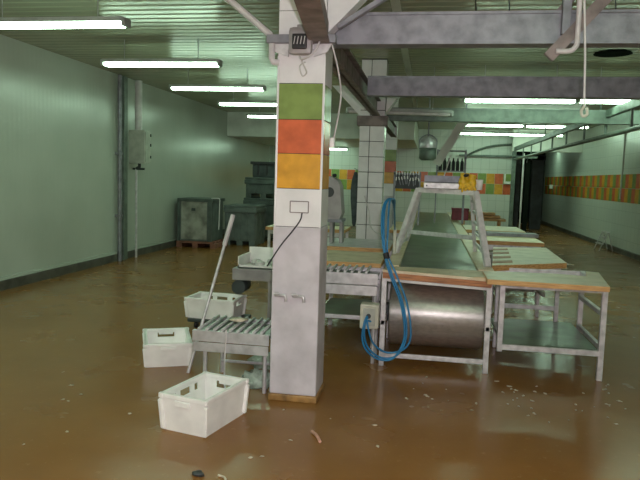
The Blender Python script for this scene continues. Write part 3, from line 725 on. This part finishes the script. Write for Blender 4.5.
for gi, (gx, gz, tilt) in enumerate(((.32, 1.60, -.35), (.40, 1.59, .3))):
    gb = MB(); gb.blob((gx, 6.52, gz), (.045, .03, .05), 'yellow', .12, 3, gi + 40)
    gl = gb.build('glove', g)
    for k in range(5):
        a = tilt + (k - 2) * .42 + PI
        c0 = Vector((gx, 6.51, gz)); d0 = Vector((math.sin(a), -.15, math.cos(a)))
        MB().tube([c0 + d0 * .03, c0 + d0 * .065, c0 + d0 * (.085 if k in (0, 4) else .10)], [.015, .014, .008], 'yellow', 8).build('finger', gl)
    MB().tube([(gx, 6.53, gz + .03), (gx + .01, 6.54, gz + .075)], [.03, .04], 'yellow', 12).build('cuff', gl)
MB().blob((.345, 6.50, 1.665), (.025, .02, .018), 'black', .2, 2, 3).build('dark_tag', g)
tag(MB().lathe([(.032, 0), (.038, .10), (.034, .102), (.03, .01)], (.475, 6.55, 1.526), 'white_plastic', 18).build('white_cup', origin=(.475, 6.55, 1.526)), 'white plastic cup at the right end of the trapezoid stand beside yellow gloves', 'cup')

# ------------------------------------------------------------------ right-hand work tables
t = thing('work_table', (1.03, 6.0, 0), 'front right work table with pale wood-edged top over a green lower shelf', 'table')
poly = [(.49, 5.30), (1.40, 5.24), (1.525, 6.10), (1.425, 6.13), (1.355, 5.80), (1.14, 5.86), (.64, 5.82), (.49, 5.80)]
MB().prism(poly, .792, .832, 'laminate', 'wood').build('tabletop', t)
for x, y, zb in ((1.45, 5.56, 0), (1.47, 6.45, 0), (.70, 6.45, 0), (.64, 5.56, .0)):
    if (x, y) == (.64, 5.56): MB().box((x - .022, y - .022, .19), (x + .022, y + .022, .792), 'alu', .004).build('leg', t)
    else: MB().box((x - .022, y - .022, 0), (x + .022, y + .022, .792), 'alu', .004).build('leg', t)
MB().box((.62, 5.545, .73), (1.47, 5.575, .792), 'alu', .004).build('apron', t); MB().box((.68, 6.435, .73), (1.49, 6.465, .79), 'alu', .004).build('apron', t)
for z in (.55, .27): MB().box((1.44, 5.58, z - .02), (1.475, 6.43, z + .02), 'alu', .004).build('side_bar', t)
MB().box((1.44, 5.58, .73), (1.475, 6.43, .79), 'alu', .004).build('side_bar', t)
MB().box((.64, 5.54, .205), (1.45, 5.575, .25), 'alu', .004).build('shelf_rail', t)
MB().box((.66, 5.575, .23), (1.43, 6.62, .255), 'shelf', .003).build('shelf', t)
def side_table(y0, y1, x0, x1, label, slots=0, tray=False, poly=None):
    t = thing('work_table', ((x0 + x1) / 2, (y0 + y1) / 2, 0), label, 'table')
    b = MB(); b.prism(poly or [(x0, y0), (x1, y0), (x1, y1), (x0, y1)], .765, .818, 'laminate', 'wood'); b.build('tabletop', t)
    if slots:
        a, d_, c_ = Vector((*poly[0], 0)), Vector((*poly[3], 0)) - Vector((*poly[0], 0)), (Vector((*poly[1], 0)) - Vector((*poly[0], 0))).normalized()
        for i in range(slots):
            p = a + d_ * (.10 + .23 * i); w_ = d_ * .10
            q = MB(); L_ = .25 - .012 * i
            q.prism([(p.x, p.y), ((p + c_ * L_).x, (p + c_ * L_).y), ((p + c_ * L_ + w_).x, (p + c_ * L_ + w_).y), ((p + w_).x, (p + w_).y)], .8185, .823, 'wood_dark')
            q.build('wood_strip', t)
    for x in (x0 + .08, x1 - .05):
        for y in (y0 + .06, y1 - .1): MB().box((x - .02, y - .02, 0), (x + .02, y + .02, .765), 'alu', .004).build('leg', t)
    MB().box((x0 + .08, y0 + .05, .69), (x1 - .05, y0 + .08, .765), 'alu', .003).build('apron', t)
    MB().box((x0 + .08, y0 + .05, .30), (x1 - .05, y0 + .08, .345), 'alu', .003).build('cross_bar', t)
    MB().box((x0 + .08, y1 - .12, .30), (x1 - .05, y1 - .09, .345), 'alu', .003).build('cross_bar', t)
    if tray: MB().box((x0 + .05, y1 - .35, .82), (x1 + .05, y1 - .05, .87), 'steel', .006).build('metal_ledge', t)
    return t
tt = side_table(6.90, 8.2, .72, 1.40, 'second right work table, pale top with brown wooden strips at its left', 4, False, [(.62, 6.32), (1.40, 6.84), (1.46, 8.40), (.80, 8.15)])
MB().bar((1.0, 6.9, .66), (1.28, 7.3, .40), .03, .05, 'alu', .004).build('brace', tt)
MB().box((.93, 6.92, .70), (1.03, 6.948, .755), 'grey_paint', .004).build('latch', tt)
side_table(9.05, 10.2, .62, 1.55, 'third right work table back, wooden front edge with metal ledge behind', 0, True)
side_table(11.0, 12.2, .62, 1.58, 'fourth right work table back, pale wooden top beside the green belt', 0, False)
t = thing('plank_stack', (1.2, 14.4, 0), 'stack of planks on trestle at the far right end of the tables', 'planks')
for i, dz in enumerate((.82, .88, .94)): MB().box((.68, 14.2 + i * .1, dz - .03), (1.62 - i * .1, 14.6 + i * .1, dz + .02), 'wood', .004).build('plank', t)
for x in (.75, 1.5): MB().box((x - .03, 14.3, 0), (x + .03, 14.5, .79), 'wood').build('trestle_leg', t)
t = thing('red_crate', (.62, 13.6, .825), 'dark red plastic crate on the far end of the belt conveyor', 'crate')
MB().box((.47, 13.45, .826), (.80, 13.8, 1.05), 'red', .012).build('body', t); MB().box((.46, 13.44, 1.03), (.81, 13.81, 1.07), 'red', .01).build('rim', t)

# ------------------------------------------------------------------ left-hand tables, between the columns
def left_table(x0, x1, y0, y1, label, grey=False):
    t = thing('work_table', ((x0 + x1) / 2, (y0 + y1) / 2, 0), label, 'table')
    MB().prism([(x0, y0), (x1, y0), (x1, y1), (x0, y1)], .765, .815, 'laminate' if not grey else 'stainless', 'wood').build('tabletop', t)
    for x in (x0 + .05, x1 - .05):
        for y in (y0 + .05, y1 - .05): MB().box((x - .02, y - .02, 0), (x + .02, y + .02, .765), 'alu').build('leg', t)
    MB().box((x0 + .05, y0 + .04, .70), (x1 - .05, y0 + .06, .765), 'alu').build('apron', t)
    MB().box((x0 + .05, y0 + .04, .28), (x1 - .05, y1 - .06, .30), 'shelf').build('shelf', t)
    return t
left_table(-1.06, -.42, 6.05, 7.0, 'wood-edged work table directly behind the roller table beside the nearest column')
left_table(-1.45, -.42, 7.4, 8.5, 'work table under the grey machine, beside the belt conveyor', True)
left_table(-2.5, -1.25, 9.85, 10.6, 'far wood-topped table whose end shows left of the nearest column')
left_table(-.6, -.42 + .02, 10.3, 12.4, 'narrow wood-edged table beside the belt behind the plain white column')
# white sheet hanging behind column
b = MB(); n = 8
for i in range(n):
    a0, a1 = i / n, (i + 1) / n
    def P(a, z): return (-2.2 + a * .5, 10.0 + .03 * math.sin(a * 14), z)
    b.quad([P(a0, .818), P(a1, .818), P(a1, 1.28 - .05 * (1 - a1) ** 2), P(a0, 1.28 - .05 * (1 - a0) ** 2)], 'white_sheet')
r = bmesh.ops.extrude_face_region(b.bm, geom=b.bm.faces[:]); bmesh.ops.translate(b.bm, verts=[v for v in r['geom'] if isinstance(v, bmesh.types.BMVert)], vec=(0, .02, 0))
tag(b.build('white_sheet', origin=(-2, 10.0, .818)), 'white plastic sheet standing on the far table, edge showing left of column', 'sheet')
# grey machine
t = thing('saw_machine', (-1.15, 7.9, .815), 'grey machine with rounded housing standing right behind the nearest column', 'machine')
hb = MB(); prof = [(-1.40, 1.10), (-1.06, 1.10), (-1.03, 1.18), (-1.06, 1.50), (-1.10, 1.58), (-1.18, 1.62), (-1.40, 1.62)]
lo = [hb.bm.verts.new((x, 7.75, z)) for x, z in prof]; hi = [hb.bm.verts.new((x, 8.05, z)) for x, z in prof]
hb.mi('grey_paint'); hb.bm.faces.new(lo); hb.bm.faces.new(hi)
for i in range(len(prof)): hb.bm.faces.new((lo[i], lo[(i + 1) % len(prof)], hi[(i + 1) % len(prof)], hi[i]))
hb.build('housing', t)
MB().lathe([(.055, -.012), (.06, 0)], (-1.19, 7.75, 1.43), 'dark', 20, 'Y').build('dial', t)
MB().box((-1.36, 7.70, 1.07), (-1.02, 8.08, 1.105), 'steel', .005).build('bed_plate', t)
for x in (-1.32, -1.16, -1.04): MB().box((x - .02, 7.8, .816), (x + .02, 7.98, 1.07), 'grey_paint', .004).build('leg', t)
MB().blob((-1.14, 7.8, 1.635), (.03, .03, .02), 'black', .1, 2, 2).build('knob', t)
# dark apron on plain column
b = MB(); ring = [(.02, 1.70), (.05, 1.6), (.065, 1.45), (.062, 1.3), (.045, 1.12), (.03, .95), (.015, .9)]
b.lathe([(r_, z_) for r_, z_ in reversed(ring)], (0, 0, 0), 'cloth', 16)
for v in b.bm.verts: v.co.y *= .5; v.co.x += -1.075; v.co.y += 9.5 + .008 * math.sin(v.co.x * 200)
tag(b.build('hanging_apron', origin=(-1.075, 9.5, .9)), 'dark bundled apron hanging on left side of the plain white column', 'apron')
tag(MB().tube(arc([(-.93, 9.39, 1.36), (-.85, 9.34, 1.15), (-.8, 9.25, .92), (-.66, 8.9, .85), (-.5, 8.3, .83)]), .008, 'pvc', 6).build('power_cord', origin=(-.8, 9.2, .85)), 'pale cord dropping from the plain white column to the tables', 'cord')
tag(MB().tube([(-1.03, 9.45, 1.72), (-1.09, 9.45, 1.75)], .006, 'steel', 6).build('wall_hook', origin=(-1.06, 9.45, 1.72)), 'small hook holding the dark apron', 'hook')

# ------------------------------------------------------------------ clutter behind the stand
t = thing('electric_hoist', (-.06, 11, 1.9), 'grey cylindrical electric hoist hanging above the belt conveyor', 'hoist')
MB().tube([(-.06, 11, 2.30), (-.06, 11, 3.28)], .012, 'steel', 8).build('rod', t)
MB().lathe([(.10, 0), (.14, .03), (.14, .20)], (-.06, 11, 1.94), 'paint_green', 20).build('lower_casing', t)
MB().lathe([(.135, 0), (.14, .02), (.135, .13), (.08, .18), (.03, .20)], (-.06, 11, 2.13), 'stainless', 20).build('upper_casing', t)
MB().tube(arc([(-.19, 11, 2.10), (-.195, 11, 2.28), (-.06, 11, 2.36), (.075, 11, 2.28), (.07, 11, 2.10)]), .010, 'steel', 8).build('yoke', t)
tag(MB().bar((.10, 12.0, 1.90), (.53, 12.0, 2.66), .06, .15, 'duct', .008).bar((.53, 12.0, 2.66), (.62, 12.0, 2.74), .09, .18, 'duct').tube([(.58, 12.0, 2.72), (.58, 12.0, 3.295)], .012, 'steel', 8).build('chute', origin=(.1, 12, 1.9)), 'pale slanting metal chute above the belt conveyor beside the hoist', 'chute')
t = thing('wire_rack', (.37, 12.6, 1.35), 'open metal rack of dark bottles hanging behind the trapezoid stand', 'rack')
X0, X1 = .12, .64
for x in (X0, X1):
    for y in (12.5, 12.75): MB().box((x - .012, y - .012, .815), (x + .012, y + .012, 2.2), 'steel').build('post', t)
for z in (1.45, 1.80, 2.18): MB().box((X0, 12.49, z - .012), (X1, 12.76, z + .006), 'steel').build('shelf', t)
MB().bar((X0 + .05, 12.48, 1.40), (X0 + .25, 12.48, 2.1), .02, .02, 'pvc').build('diagonal', t)
bk = None
for i in range(6):
    for z, nm in ((1.806, 'upper'), (1.456, 'middle')):
        if bk is None:
            bk = MB().lathe([(.032, 0), (.034, .02), (.034, .16), (.014, .20), (.014, .235)], (0, 0, 0), 'dark', 12).build('bottle')
            tag(bk, 'dark bottle on the metal rack behind the trapezoid stand', 'bottle', 'dark bottles on the metal rack'); bk.location = (.18 + i * .08, 12.62, z)
        else:
            o = bk.copy(); COL.objects.link(o); o.location = (.18 + i * .08, 12.62, z)
# tool rail with white handled tools
t = thing('tool_rail', (-.40, 11.6, 1.5), 'dark tool rail carrying white-tipped tools right of the plain white column', 'rack')
MB().box((-.64, 11.65, 1.70), (-.16, 11.68, 1.73), 'steel').build('rail', t)
MB().box((-.64, 11.65, .815), (-.61, 11.68, 1.75), 'steel').build('post', t); MB().box((-.19, 11.65, .815), (-.16, 11.68, 1.75), 'steel').build('post', t)
MB().box((-.62, 11.68, 1.45), (-.18, 11.70, 1.70), 'dark').build('back_plate', t)
k0 = None
for i in range(9):
    for row in (0, 1):
        x = -.59 + i * .049; z = 1.735 - row * .10 + random.uniform(-.02, .02); y = 11.637 - row * .022
        if k0 is None:
            kb = MB().box((-.009, -.01, -.03), (.009, .01, .03), 'white_plastic', .006)
            k0 = kb.build('hand_tool'); MB().box((-.007, -.003, -.12), (.007, .003, -.03), 'steel').build('blade', k0)
            tag(k0, 'white-handled hand tool hanging on the dark tool rail', 'tool', 'white-handled tools on the rail'); k0.location = (x, y, z)
        else:
            o = k0.copy(); COL.objects.link(o); o.location = (x, y, z); o.rotation_euler = (0, random.uniform(-.3, .3), 0)
            for ch in k0.children: d_ = ch.copy(); COL.objects.link(d_); d_.parent = o

# ------------------------------------------------------------------ overhead rail frame on the right
t = thing('overhead_rail', (2.6, 14.5, 0), 'grey-green overhead rail frame on tall posts along the right side', 'rail')
MB().box((2.565, 4.0, 2.63), (2.635, 21.5, 2.745), 'paint_green', .006).build('upper_rail', t)
MB().tube([(2.6, 4.0, 2.36), (2.6, 21.5, 2.36)], .035, 'paint_green', 12).build('lower_rail', t)
for y in (9.3, 10.6, 12.0, 13.5, 15.0, 16.5, 18.0, 19.5): MB().box((2.585, y - .02, 2.38), (2.615, y + .02, 2.70), 'paint_green').build('hanger', t)
for y in (6.0, 11.0, 16.0): MB().box((2.59, y - .02, 2.77), (2.61, y + .02, 3.29), 'paint_green').build('hanger', t)
for y in (21.45,): MB().box((2.53, y - .05, 0), (2.65, y + .05, 2.9), 'paint_green', .006).build('post', t)
MB().box((2.55, 21.4, 2.40), (3.3, 21.5, 2.47), 'paint_green').build('cross_beam', t)
for y in (18.6, 19.9, 20.8): MB().tube(arc([(2.6, y, 2.33), (2.6, y + .02, 2.22), (2.6, y + .08, 2.18), (2.6, y + .12, 2.23)]), .012, 'dark', 8).build('hook', t)
tag(MB().tube([(2.86, 21.3, .7), (2.86, 21.3, 2.55)], .03, 'pvc', 10).tube([(2.86, 21.3, 0), (2.86, 21.3, .72)], .022, 'pvc', 10).build('drop_pipe', origin=(2.86, 21.3, 0)), 'thin white vertical pipe just right of the rail frame post', 'pipe')
tag(MB().box((2.98, 21.6, 0), (3.12, 21.75, 2.6), 'hole', .005).build('dark_post', origin=(3.05, 21.7, 0)), 'dark upright post at the mouth of the far passage', 'post')
tag(MB().tube(arc([(1.1, 21.9, 2.42), (1.4, 21.88, 2.60), (1.75, 21.88, 2.74), (2.15, 21.88, 2.82), (2.6, 21.88, 2.86)]), .035, 'paint_green', 10).build('curved_pipe', origin=(1.8, 21.9, 2.4)), 'curved grey-green pipe high on the far back wall', 'pipe')
tag(MB().box((.9, 21.88, 2.44), (2.7, 21.99, 2.50), 'paint_green').build('wall_ledge', origin=(1.8, 21.9, 2.44)), 'long straight grey-green ledge on the back wall under the curved pipe', 'ledge')
t = thing('soap_dispenser', (2.45, 21.95, 1.5), 'small white dispenser on the tiled back wall left of the rail post', 'dispenser')
MB().box((2.37, 21.86, 1.58), (2.58, 21.999, 1.66), 'white_plastic', .01).build('body', t); MB().box((2.38, 21.93, 1.66), (2.42, 21.999, 1.90), 'white_plastic', .006).build('back_plate', t)
tag(MB().box((XR - .03, 16.9, 1.3), (XR - .001, 16.96, 3.0), 'duct').build('pipe_cover', origin=(XR - .02, 16.9, 1.3)), 'thin pale vertical strip on the right wall crossing the tile band', 'strip')
tag(MB().box((XR - .09, 26.0, 1.45), (XR - .0, 26.2, 1.6), 'white_plastic', .01).build('switch_box', origin=(XR - .05, 26, 1.45)), 'small white switch on the far right wall in the dark passage', 'switch')
# folding step against the right wall
t = thing('folding_step', (4.4, 17.3, 0), 'small folding metal step leaning near the right wall', 'step')
for y in (17.0, 17.5):
    MB().tube([(4.22, y, 0), (4.40, y, .46)], .014, 'stainless', 8).build('leg', t); MB().tube([(4.54, y, .0), (4.42, y, .46)], .014, 'stainless', 8).build('leg', t)
for x, z in ((4.28, .17), (4.35, .33), (4.41, .46)): MB().box((x - .05, 17.0, z - .01), (x + .05, 17.5, z + .01), 'stainless', .004).build('tread', t)

# ------------------------------------------------------------------ scraps and painted glints on the floor
rng = random.Random(11); protos = []
spots = [(rng.uniform(-.1, 1.5), rng.uniform(4.5, 5.45)) for _ in range(34)] + [(rng.uniform(.6, 1.5), rng.uniform(4.4, 5.2)) for _ in range(16)] + [(rng.uniform(-1.1, -.2), rng.uniform(3.3, 4.3)) for _ in range(8)] + [(rng.uniform(-2.6, -1.8), rng.uniform(3.2, 4.4)) for _ in range(8)]
for i, (x, y) in enumerate(spots):
    if i < 5:
        o = MB().blob((0, 0, .004), (.017 * rng.uniform(.6, 1.3), .007, .004), 'scrap', .45, 2, 100 + i).build('food_scrap'); protos.append(o)
        tag(o, 'tiny pale scrap on the wet brown floor', 'scrap', 'pale scraps on the floor')
    else:
        o = protos[i % 5].copy(); COL.objects.link(o)
    o.location = (x, y, 0); o.rotation_euler = (0, 0, rng.uniform(0, 6)); k = rng.uniform(.5, 1.25); o.scale = (k, k, k)
sp = []
for i in range(42):      # pale strips painting the ripple glare of the wet floor, bottom right
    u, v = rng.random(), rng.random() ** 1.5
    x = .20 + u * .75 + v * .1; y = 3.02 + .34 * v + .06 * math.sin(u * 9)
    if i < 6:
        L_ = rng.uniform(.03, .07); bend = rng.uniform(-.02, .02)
        o = MB().tube(arc([(-L_, 0, .003), (0, bend, .006), (L_, 0, .003)], 4), .0028, 'scrap', 6).build('glint_strip'); sp.append(o)
        tag(o, 'thin pale sliver standing in for ripple glare at the bottom right of the floor', 'glint', 'painted ripple glints on the floor')
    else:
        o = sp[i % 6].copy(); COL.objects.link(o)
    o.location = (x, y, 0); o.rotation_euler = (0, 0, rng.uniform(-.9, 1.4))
tag(MB().tube(arc([(-.66, 3.9, .010), (-.62, 3.84, .012), (-.585, 3.76, .008)]), [.010] * 17, 'pink', 8).build('pink_scrap', origin=(-.62, 3.84, 0)), 'small pinkish strip on the floor in front of the nearest column', 'scrap')
tag(MB().blob((-1.145, 3.18, .012), (.035, .03, .014), 'dark', .3, 2, 77).build('dark_scrap', origin=(-1.145, 3.18, 0)), 'small dark scrap on the floor at the bottom edge of the picture', 'scrap')
tag(MB().tube(arc([(-1.04, 3.20, .006), (-1.0, 3.18, .007), (-.97, 3.12, .006)]), [.006] * 17, 'scrap', 6).build('pale_strip', origin=(-1, 3.18, 0)), 'thin pale strip beside the dark scrap at the bottom edge', 'scrap')

# ------------------------------------------------------------------ camera, flash, world
F_ = 650.0; VP = (430, 181); ROLL = .0305
Yc = Vector((VP[0] - 320, VP[1] - 240, F_)).normalized(); d = Vector((1, ROLL, 0)).normalized()
up = Yc.cross(d).normalized()
if up.y > 0: up = -up
Xc = Yc.cross(up).normalized()
if Xc.x < 0: Xc = -Xc
R = Matrix((Xc, Yc, up))                     # world = R @ camera (x right, y down, z forward)
cx = R @ Vector((1, 0, 0)); cy = R @ Vector((0, -1, 0)); cz = R @ Vector((0, 0, -1))
cam = bpy.data.cameras.new('camera'); co = bpy.data.objects.new('camera', cam); COL.objects.link(co)
cam.sensor_width = 36; cam.lens = F_ / 640 * 36; cam.clip_end = 100
mw = Matrix((cx, cy, cz)).transposed().to_4x4(); mw.translation = (0, 0, 1.6); co.matrix_world = mw
scene.camera = co
fl = bpy.data.lights.new('camera_flash', 'POINT'); fl.energy = 330; fl.color = (1, .88, .93); fl.shadow_soft_size = .03
fo = bpy.data.objects.new('camera_flash', fl); COL.objects.link(fo); fo.location = (.05, -.02, 1.72)
wd = bpy.data.worlds.new('world'); scene.world = wd; wd.use_nodes = True
wd.node_tree.nodes['Background'].inputs['Color'].default_value = (.3, .35, .3, 1); wd.node_tree.nodes['Background'].inputs['Strength'].default_value = .05
vs = scene.view_settings
scene.display_settings.display_device = 'sRGB'
vs.view_transform = 'Standard'; vs.look = 'None'; vs.exposure = 0.0; vs.gamma = 1.0; vs.use_curve_mapping = False
